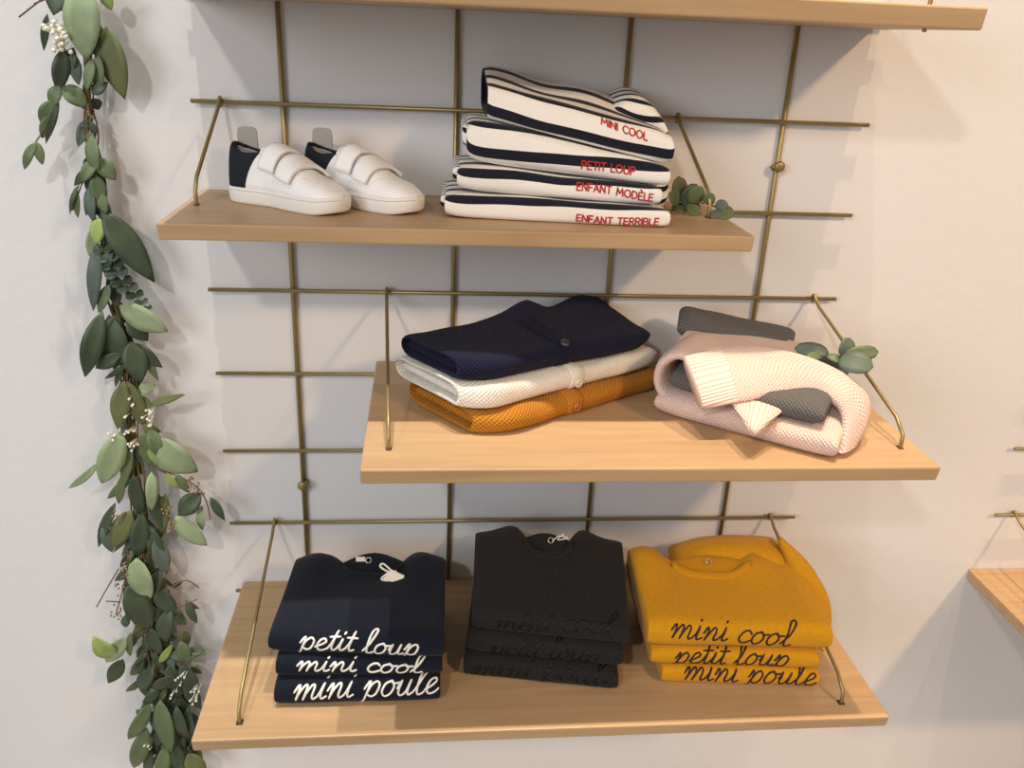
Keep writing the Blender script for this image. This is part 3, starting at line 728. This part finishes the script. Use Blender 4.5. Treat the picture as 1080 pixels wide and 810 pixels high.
# --- navy stack
gn = 'navy sweatshirts in the left stack'
a1 = lambda x, y: -0.864+0.02*(y+0.28); a2 = lambda x, y: -0.833-0.030*x+0.03*(y+0.28); 
a3_ = lambda x, y: -0.797+0.02*(y+0.28)
a3 = shoulders(a3_, -0.01, 0.225, 0.014, 0.17, 0.84)
sweatshirt('navy sweatshirt at the bottom of its stack, cream script mini poule', [(-0.010, -0.294), (0.217, -0.296), (-0.004, -0.08), (0.222, -0.08)], const(Z3), a1, 'navy', 'cream_print', 'mini poule', 50, ((308, 738), (461, 730), 0.0225), gn)
sweatshirt('middle navy sweatshirt of its stack, cream script mini cool', [(-0.008, -0.281), (0.220, -0.283), (-0.002, -0.08), (0.224, -0.08)], a1, a2, 'navy', 'cream_print', 'mini cool', 51, ((312, 707), (444, 709), 0.0140), gn)
t, f = sweatshirt('topmost navy sweatshirt of its stack, cream script petit loup', [(-0.018, -0.268), (0.222, -0.284), (-0.004, -0.085), (0.228, -0.085)], a2, a3, 'navy', 'cream_print', 'petit loup', 52, ((315, 684), (441, 692), 0.0190), gn, back=notch(0.52, 0.20, 0.20), amp=0.003)
arc, bn = neckline(t, f, 'navy', 0.33, 0.72, 0, 0.010, 6)
bm = bmesh.new(); box(bm, (0, -0.001, 0), (0.014, 0.0, 0.008)); bmesh.ops.translate(bm, verts=bm.verts, vec=arc[3]+V3((0, -0.014, 0.002))); put('neck_label', bm, 'paper', bn, smooth=False, label='small cream neck label')
c = Py(411, 610, -0.150)
for k_, (dx, dz, an) in enumerate(((0, 0, 0.25), (0.006, 0.004, -0.15))):
    bm = bmesh.new(); pr = [(-0.016, -0.005), (0.010, -0.008), (0.016, 0.002), (-0.004, 0.007)]
    bm.faces.new([bm.verts.new(c+V3((dx+a*math.cos(an)-b*math.sin(an), b*0.8, dz+b+a*math.sin(an)))) for a, b in pr])
    ptag = put('price_tag', bm, 'paper', t, solid=0.0008, smooth=False, label='cream paper price tag')
bm = bmesh.new(); tube(bm, catmull([c+V3(p) for p in ((0.010, 0, 0.002), (0.002, 0.006, 0.010), (-0.010, 0.012, 0.018), (-0.014, 0.01, 0.014), (0.0, 0.004, 0.008), (0.014, 0.002, 0.006), (0.020, 0.0, 0.001), (0.006, -0.002, -0.003), (-0.012, -0.001, -0.001), (-0.004, 0.003, 0.006), (0.010, 0.004, 0.010))], 5), 0.0016, 6); put('tag_string', bm, 'paper', ptag)

# --- charcoal stack
gc = 'charcoal sweatshirts in the middle stack'
b1 = lambda x, y: -0.869+0.05*(y+0.26); b2 = lambda x, y: -0.838+0.10*(y+0.26)
b3_ = lambda x, y: -0.805+0.20*(y+0.26)
b3 = shoulders(b3_, 0.268, 0.512, 0.018, 0.27, 0.70)
sweatshirt('charcoal sweatshirt at the bottom of its stack, black script mini poule', [(0.251, -0.244), (0.472, -0.285), (0.275, -0.06), (0.495, -0.08)], const(Z3), b1, 'charcoal', 'black_print', 'mini poule', 60, ((499, 710), (649, 721), 0.0185), gc)
sweatshirt('middle charcoal sweatshirt of its stack, black script petit loup', [(0.256, -0.234), (0.478, -0.274), (0.278, -0.05), (0.498, -0.075)], b1, b2, 'charcoal', 'black_print', 'petit loup', 61, ((516, 690), (631, 698), 0.0165), gc)
t, f = sweatshirt('topmost charcoal sweatshirt of its stack, black script mini cool', [(0.262, -0.226), (0.486, -0.266), (0.276, -0.050), (0.512, -0.075)], b2, b3, 'charcoal', 'black_print', 'mini cool', 62, ((522, 661), (648, 668), 0.0165), gc, back=notch(0.49, 0.165, 0.20), amp=0.003)
arc, bn = neckline(t, f, 'charcoal', 0.33, 0.65, 0, 0.006, 8)
c = arc[11]+V3((0, -0.012, 0.004))
bm = bmesh.new(); tube(bm, catmull([c+V3(p) for p in ((-0.014, 0, -0.004), (-0.004, 0, 0.006), (0.010, 0, 0.002), (-0.006, 0, -0.001), (0.004, 0.002, 0.009))], 6), 0.0009, 6); put('tag_string', bm, 'paper', t)

# --- mustard stack
gm = 'mustard sweatshirts in the right stack'
m1 = lambda x, y: -0.874+0.02*(y+0.28); m2 = lambda x, y: -0.845+0.03*(y+0.28)
m3_ = lambda x, y: -0.802+0.10*(y+0.28)
m3 = shoulders(m3_, 0.52, 0.79, 0.016, 0.08, 0.70)
sweatshirt('mustard sweatshirt at the bottom of its stack, dark script mini poule', [(0.540, -0.270), (0.772, -0.290), (0.545, -0.08), (0.785, -0.10)], const(Z3), m1, 'mustard', 'brown_print', 'mini poule', 70, ((719, 716), (858, 725), 0.0205), gm)
sweatshirt('middle mustard sweatshirt of its stack, dark script petit loup', [(0.522, -0.264), (0.768, -0.284), (0.530, -0.08), (0.782, -0.10)], m1, m2, 'mustard', 'brown_print', 'petit loup', 71, ((709, 702), (829, 709), 0.0190), gm)
t, f = sweatshirt('topmost mustard sweatshirt of its stack, dark script mini cool', [(0.514, -0.262), (0.782, -0.282), (0.520, -0.085), (0.795, -0.115)], m2, m3, 'mustard', 'brown_print', 'mini cool', 72, ((706, 672), (832, 681), 0.0205), gm, back=notch(0.42, 0.22, 0.22), amp=0.003)
neckline(t, f, 'mustard_rib', 0.22, 0.66, 0, 0.004, 7)
sl1 = Fold((0.585, -0.115), (0.765, -0.145), (0.600, -0.045), (0.775, -0.06), lambda x, y: m2(x, y)+0.002, lambda x, y: -0.800+0.20*(x-0.59)+0.01*math.sin((x-0.58)*20), k=(3, 5), amp=0.003, seed=81, n=2.1); put('sleeve', sl1.mesh(nt=30), 'mustard', t)
P_ = [Py(822, 568, -0.105), Py(838, 590, -0.125), Py(852, 620, -0.165), Py(862, 650, -0.215), Py(864, 682, -0.262)]
put('sleeve', band(P_, [V3((0.003, 0.001, 0.002)), V3((0.016, -0.004, 0.002)), V3((0.024, -0.012, -0.008)), V3((0.016, -0.010, -0.012)), V3((0.006, -0.004, -0.006))], 0.020, k=16, taper=lambda e: 0.15+0.85*math.sin(PI*min(1, 0.9*e+0.1))), 'mustard', t)

# ================================================================ LEAVES
def leaf(bm, A, B, wd, mi, curl=0.12, fold=0.18, roundness=0.0, side=None, nseg=8):
    """leaf blade from A to B, wd its full width, bent towards the room"""
    A, B = V3(A), V3(B); d = B-A; L = d.length; d.normalize()
    to = V3((0, -1, 0)) if side is None else V3(side)
    s = d.cross(to).normalized(); n_ = s.cross(d).normalized()
    rows = []
    for i in range(nseg+1):
        e = i/nseg; g = math.sin(PI*e**0.85)**(0.74+0.14*(mi in (2, 5))) if roundness < 0.5 else math.sqrt(max(0, 1-(2*e-1)**2))
        g = max(g, 0.03); c = A+d*L*e+n_*(curl*L*math.sin(PI*e)-0.35*curl*L*e)
        w2 = wd*0.5*g
        rows.append([bm.verts.new(c+s*(w2*j)+n_*(fold*w2*abs(j)-0.06*w2*(j*j))) for j in (-1, -0.5, 0, 0.5, 1)])
    for R, Q in zip(rows, rows[1:]):
        for j in range(4):
            f_ = bm.faces.new((R[j], R[j+1], Q[j+1], Q[j])); f_.material_index = mi
CL = {'L': 0, 'M': 1, 'D': 2, 'B': 3, 'Y': 4, 'O': 5}
LM = ['leafL', 'leafM', 'leafD', 'leafB', 'leafY', 'leafO']

# ================================================================ EUCALYPTUS SPRIGS
def sprig(label, stem, leaves, loc):
    t = thing('eucalyptus_sprig', label, 'sprig', loc)
    bm = bmesh.new(); tube(bm, catmull(stem, 6), 0.0012, 6); put('stem', bm, 'pinktwig', t)
    for A, B, wd, c, sd in leaves:
        bm = bmesh.new(); leaf(bm, A, B, wd, 0, 0.10, 0.15, 0.9, sd, 10); put('leaf', bm, LM[CL[c]], t, solid=0.0006)
    return t
q = lambda u, v, y: Py(u, v, y)
sprig('eucalyptus sprig lying beside the striped tops on the upper shelf', [q(708, 222, -0.075), q(722, 215, -0.09), q(742, 214, -0.105), q(768, 224, -0.115)],
 [(q(714, 214, -.08), q(716, 186, -.085), 0.026, 'M', (0.3, -1, 0.3)), (q(716, 214, -.085), q(706, 204, -.095), 0.022, 'M', (0, -1, .6)), (q(720, 217, -.09), q(735, 194, -.09), 0.022, 'B', (-.3, -1, .3)),
  (q(726, 214, -.095), q(741, 197, -.10), 0.024, 'M', (0.2, -1, .2)), (q(724, 216, -.095), q(738, 225, -.105), 0.022, 'M', (0, -.8, .8)), (q(742, 214, -.105), q(753, 205, -.108), 0.018, 'M', (.3, -1, .2)),
  (q(756, 222, -.112), q(766, 212, -.115), 0.018, 'B', (0, -1, .4)), (q(757, 224, -.114), q(774, 227, -.125), 0.022, 'M', (0, -.8, .7)), (q(752, 222, -.112), q(760, 230, -.125), 0.016, 'B', (0, -.8, .7)), (q(710, 216, -.08), q(724, 224, -.10), 0.020, 'M', (0, -.7, .8))],
 (q(740, 225, -.105).x, -0.10, Z1))
sprig('eucalyptus sprig lying on top of the pink sweater', [q(852, 374, -0.205), q(870, 374, -0.22), q(890, 376, -0.235), q(910, 384, -0.245)],
 [(q(874, 372, -.225), q(838, 367, -.215), 0.020, 'B', (0, -.9, .5)), (q(868, 374, -.222), q(850, 378, -.235), 0.012, 'M', (0, -.8, .7)), (q(888, 376, -.235), q(896, 356, -.23), 0.024, 'B', (.2, -1, .3)),
  (q(890, 374, -.236), q(927, 371, -.24), 0.020, 'M', (0, -1, .4)), (q(884, 380, -.24), q(921, 387, -.265), 0.032, 'B', (0, -.8, .6)), (q(872, 375, -.228), q(890, 382, -.24), 0.012, 'M', (0, -.8, .7))],
 (q(885, 376, -.235).x, -0.235, q(885, 380, -.235).z))

# ================================================================ GARLAND
gt = thing('leafy_garland', 'long hanging garland of mixed eucalyptus leaves and white berries on the wall', 'garland', (Py(150, 800, 0).x, -0.02, Py(150, 800, 0).z))
STEM = [(96, -30), (96, 30), (94, 90), (97, 140), (102, 190), (106, 230), (114, 270), (120, 310), (128, 345), (134, 390), (136, 440), (140, 490), (146, 540), (148, 590), (156, 640), (164, 690), (172, 740), (176, 790), (178, 840)]
SY = -0.022
stem3 = [Py(u, v, SY) for u, v in STEM]
bm = bmesh.new(); tube(bm, catmull(stem3, 6), 0.0022, 8)
tube(bm, catmull([p+V3((0.004*math.sin(i*1.7), -0.004, 0)) for i, p in enumerate(stem3)], 6), 0.0015, 6)
tube(bm, catmull([p+V3((0.007*math.sin(i*2.3+1), 0.003, 0)) for i, p in enumerate(stem3)], 6), 0.0012, 6)
for tw in ([(165, 494), (190, 503), (208, 514), (218, 530), (222, 548)], [(150, 480), (165, 494), (178, 500)], [(102, 128), (70, 95), (60, 70)], [(50, 132), (36, 152)], [(66, 92), (50, 132)], [(88, 190), (76, 222)]):
    tube(bm, catmull([Py(u, v, SY-0.012) for u, v in tw], 5), 0.0011, 6)
for k_ in range(7):
    tube(bm, catmull([Py(u+(5+k_)*math.sin(v*0.021+k_*1.9)+2*math.sin(v*.07+k_), v, SY-0.006*math.cos(v*0.03+k_*2)) for u, v in STEM[(9 if k_ > 2 else 0):]], 5), 0.0010+0.0003*(k_ % 3), 5)
put('stem', bm, 'twig', gt)
for tw in ([(136, 585), (132, 610), (126, 635), (122, 648)], [(132, 540), (128, 560), (136, 585)], [(126, 635), (112, 634)], [(190, 640), (208, 632)], [(180, 620), (196, 612), (210, 620)], [(125, 600), (112, 622), (102, 640)], [(20, 18), (48, -4)], [(36, 4), (60, -6)]):
    bm = bmesh.new(); tube(bm, catmull([Py(u, v, SY-0.018) for u, v in tw], 5), 0.0011, 6); put('twig', bm, 'pinktwig', gt, label='thin reddish twig')
LEAVES = [
 (88, -18, 90, 63, 31, 'L', 30), (112, 28, 131, 105, 29, 'O', 24), (66, -18, 56, 16, 20, 'D', 26), (72, -14, 70, 18, 16, 'O', 22), (110, -14, 117, 11, 13, 'Y', 20), (50, 14, 46, 54, 7, 'D', 18),
 (68, 50, 61, 99, 15, 'D', 22), (76, 55, 83, 90, 11, 'B', 20), (98, 62, 91, 96, 10, 'M', 24), (104, 58, 105, 97, 13, 'M', 22), (97, 99, 114, 87, 11, 'D', 20), (66, 91, 92, 113, 17, 'M', 30), (78, 50, 72, 80, 14, 'D', 18), (100, 20, 108, 66, 14, 'M', 18),
 (64, 90, 54, 113, 13, 'M', 26), (57, 106, 42, 129, 13, 'M', 26), (62, 103, 48, 152, 8, 'D', 22), (52, 122, 44, 146, 10, 'M', 26), (38, 150, 25, 179, 9, 'M', 24), (38, 149, 45, 174, 9, 'M', 22), (84, 131, 95, 133, 5, 'D', 22), (97, 128, 101, 144, 7, 'D', 22),
 (92, 139, 100, 154, 9, 'D', 24), (97, 143, 102, 182, 15, 'M', 32), (104, 167, 122, 190, 16, 'M', 26), (102, 168, 86, 192, 12, 'M', 28), (95, 178, 78, 196, 9, 'D', 26), (80, 197, 82, 230, 8, 'M', 24), (84, 194, 73, 226, 5, 'D', 22), (100, 184, 109, 218, 15, 'M', 30),
 (95, 196, 98, 234, 12, 'B', 24), (106, 220, 128, 248, 11, 'D', 24), (104, 200, 112, 226, 12, 'M', 26), (108, 222, 163, 298, 27, 'D', 34), (105, 230, 101, 258, 14, 'Y', 34), (98, 240, 95, 272, 10, 'L', 26), (103, 258, 98, 328, 15, 'B', 28), (113, 240, 124, 262, 9, 'D', 26),
 (118, 258, 110, 290, 14, 'D', 22), (126, 322, 177, 350, 25, 'L', 32), (116, 300, 104, 330, 12, 'M', 24), (108, 328, 89, 399, 21, 'D', 28), (125, 330, 106, 388, 20, 'D', 24), (115, 332, 131, 386, 24, 'D', 22), (135, 335, 156, 360, 19, 'D', 24), (128, 345, 120, 390, 22, 'D', 26),
 (138, 360, 149, 404, 24, 'D', 30), (143, 362, 171, 388, 18, 'D', 24), (150, 368, 167, 402, 9, 'O', 26), (128, 372, 100, 389, 14, 'D', 26), (135, 384, 110, 400, 6, 'D', 24), (131, 402, 124, 453, 20, 'O', 32), (135, 402, 153, 451, 19, 'O', 30), (146, 412, 164, 406, 13, 'L', 26), (150, 418, 158, 432, 10, 'M', 24),
 (158, 426, 195, 416, 9, 'O', 30), (128, 455, 107, 511, 27, 'L', 34), (104, 488, 72, 516, 9, 'L', 28), (165, 462, 208, 499, 36, 'L', 32), (158, 452, 172, 484, 16, 'M', 28), (150, 455, 158, 492, 14, 'M', 30), (155, 470, 180, 494, 14, 'Y', 30), (150, 448, 170, 456, 12, 'O', 28), (160, 497, 160, 539, 13, 'L', 36),
 (222, 524, 237, 549, 10, 'D', 26), (212, 520, 188, 544, 22, 'D', 26), (213, 533, 213, 560, 10, 'L', 26), (185, 544, 218, 576, 23, 'L', 32), (122, 530, 103, 578, 12, 'D', 26), (110, 552, 118, 583, 13, 'B', 26), (138, 538, 119, 578, 23, 'O', 30), (165, 566, 176, 606, 18, 'B', 26), (144, 588, 157, 634, 29, 'L', 34),
 (140, 500, 150, 545, 16, 'D', 20), (160, 515, 175, 560, 18, 'D', 22), (175, 520, 168, 570, 16, 'O', 22), (150, 540, 145, 590, 20, 'D', 20), (160, 555, 172, 596, 18, 'D', 20), (130, 500, 125, 532, 10, 'M', 22), (138, 470, 130, 512, 12, 'M', 22), (185, 500, 200, 520, 10, 'M', 24), (176, 498, 190, 516, 9, 'Y', 28),
 (135, 615, 160, 665, 30, 'D', 30), (150, 640, 180, 655, 18, 'D', 26), (165, 618, 186, 650, 22, 'D', 28), (170, 600, 160, 630, 16, 'D', 24), (182, 618, 193, 613, 6, 'D', 24), (196, 632, 208, 658, 10, 'D', 26), (195, 634, 210, 642, 8, 'D', 26), (180, 640, 172, 680, 20, 'D', 26), (160, 662, 170, 692, 18, 'D', 24),
 (122, 692, 98, 672, 24, 'Y', 32), (132, 672, 112, 699, 19, 'L', 34), (138, 667, 137, 693, 9, 'M', 30), (130, 695, 114, 721, 18, 'D', 28), (156, 682, 137, 707, 4, 'D', 28), (178, 692, 217, 686, 16, 'M', 28), (168, 699, 182, 679, 9, 'Y', 32), (190, 676, 200, 700, 16, 'M', 28), (195, 690, 218, 690, 10, 'L', 26),
 (162, 704, 146, 727, 18, 'D', 28), (160, 726, 186, 712, 18, 'D', 28), (168, 728, 150, 742, 12, 'D', 28), (178, 700, 190, 730, 20, 'D', 24), (190, 700, 210, 725, 18, 'D', 24), (158, 742, 135, 781, 18, 'M', 34), (155, 767, 141, 811, 22, 'M', 34), (169, 738, 180, 794, 25, 'M', 36), (186, 744, 197, 778, 16, 'D', 28),
 (195, 720, 212, 748, 16, 'D', 24), (198, 745, 208, 780, 14, 'D', 24), (175, 786, 168, 822, 18, 'M', 30), (198, 794, 216, 820, 24, 'O', 30), (185, 782, 192, 816, 16, 'D', 26), (160, 790, 155, 822, 14, 'D', 26), (172, 760, 165, 790, 12, 'D', 22), (180, 770, 190, 800, 14, 'D', 22)]
bm = bmesh.new()
def mm(px): return px*0.00136
rnd = random.Random(3)
def wall_safe(y): return min(y, -0.008)
for (u0, v0, u1, v1, wd, c, dep) in LEAVES:
    y0 = SY-0.004-0.0004*dep; y1 = -0.001*dep-rnd.uniform(0.004, 0.016)
    sd = V3((rnd.uniform(-0.35, 0.35), -1, rnd.uniform(-0.2, 0.5)))
    leaf(bm, Py(u0, v0, y0), Py(u1, v1, y1), mm(wd)*1.06, CL[c], rnd.uniform(0.02, 0.14), rnd.uniform(0.08, 0.3), 0, sd)
# whorled round leaves of the young eucalyptus branch
for k_, (u, v, wd) in enumerate(((110, 262, 15), (116, 270, 17), (120, 278, 18), (124, 287, 18), (129, 296, 17), (136, 303, 16), (143, 310, 14), (150, 318, 11), (156, 324, 8))):
    c0 = Py(u, v, -0.035)
    for sgn in (-1, 1):
        leaf(bm, c0, c0+V3((sgn*mm(wd)*0.65, -0.006, mm(3)*sgn*0.6-0.002)), mm(wd)*0.75, CL['B'] if k_ % 2 else CL['D'], 0.05, 0.25, 0.9, (0, -0.75, 0.65))
# fill close to the stem
for k_ in range(210):
    e = rnd.random()**0.75; i = e*(len(STEM)-2); a = STEM[int(i)]; b = STEM[int(i)+1]; fr_ = i-int(i)
    u, v = lerp(a[0], b[0], fr_)+rnd.uniform(-5, 5), lerp(a[1], b[1], fr_)
    if v < 400 and rnd.random() < 0.55: continue
    spread = 12 if v < 260 else 17 if v < 500 else 27
    du = rnd.uniform(-1, 1)*spread; dv = rnd.uniform(12, 36)
    leaf(bm, Py(u, v, -0.016), Py(u+du, v+dv, -0.012-rnd.random()*0.025), mm(rnd.uniform(7, 15)), CL[rnd.choice('DDDDMBO')], rnd.uniform(0, 0.15), rnd.uniform(0.1, 0.3), 0, (rnd.uniform(-.6, .6), -1, rnd.uniform(-.3, .6)))
for k_ in range(150):
    v = rnd.uniform(590, 815); cx = lerp(152, 190, (v-590)/225)
    u = cx+rnd.gauss(0, 13); a = rnd.uniform(-1.0, 1.0); L_ = rnd.uniform(12, 26)
    y0 = -0.012-0.016*rnd.random()
    leaf(bm, Py(u, v, y0), Py(u+L_*math.sin(a), v+L_*math.cos(a), y0-rnd.uniform(-0.004, 0.012)), mm(rnd.uniform(7, 14)), CL[rnd.choice('DDDDMMBO')], rnd.uniform(0, 0.15), rnd.uniform(0.1, 0.3), 0, (rnd.uniform(-.6, .6), -1, rnd.uniform(-.3, .6)))
put('foliage', bm, LM, gt, solid=0.0005, recalc=False)
CLUST = [(52, 28, 7), (62, 35, 8), (70, 36, 6), (60, 48, 7), (66, 50, 5), (134, 424, 4), (138, 440, 2), (159, 438, 6), (156, 444, 4), (138, 458, 5), (142, 470, 6), (118, 461, 3), (190, 718, 5), (181, 733, 3), (204, 738, 6), (206, 728, 4), (195, 712, 3), (158, 788, 3)]
for u, v, n_ in CLUST:
    bm = bmesh.new(); c0 = Py(u, v, -0.046)
    for k_ in range(n_):
        p = c0+V3((rnd.uniform(-1, 1)*0.0085, rnd.uniform(-1, 1)*0.005, rnd.uniform(-1, 1)*0.0085)); ball(bm, p, 0.0030 if v < 100 else 0.0021, sub=2)
        tube(bm, [p, p.lerp(c0, 0.6)+V3((0.004, 0.012, 0.006))], 0.0005, 4)
    put('berry_cluster', bm, 'berry', gt, label='white berries')
for u, v, n_ in ((203, 508, 12), (210, 516, 8), (176, 540, 12), (180, 555, 14), (122, 645, 12), (128, 620, 10), (132, 600, 9), (124, 545, 8), (134, 630, 8), (212, 710, 4)):
    bm = bmesh.new(); c0 = Py(u, v, -0.040)
    for k_ in range(n_): ball(bm, c0+V3((rnd.uniform(-1, 1)*0.007, rnd.uniform(-1, 1)*0.006, rnd.uniform(-1, 1)*0.012)), 0.0019, (1, 1, 1.3))
    put('seed_cluster', bm, 'bud', gt, label='tiny brown seed buds')
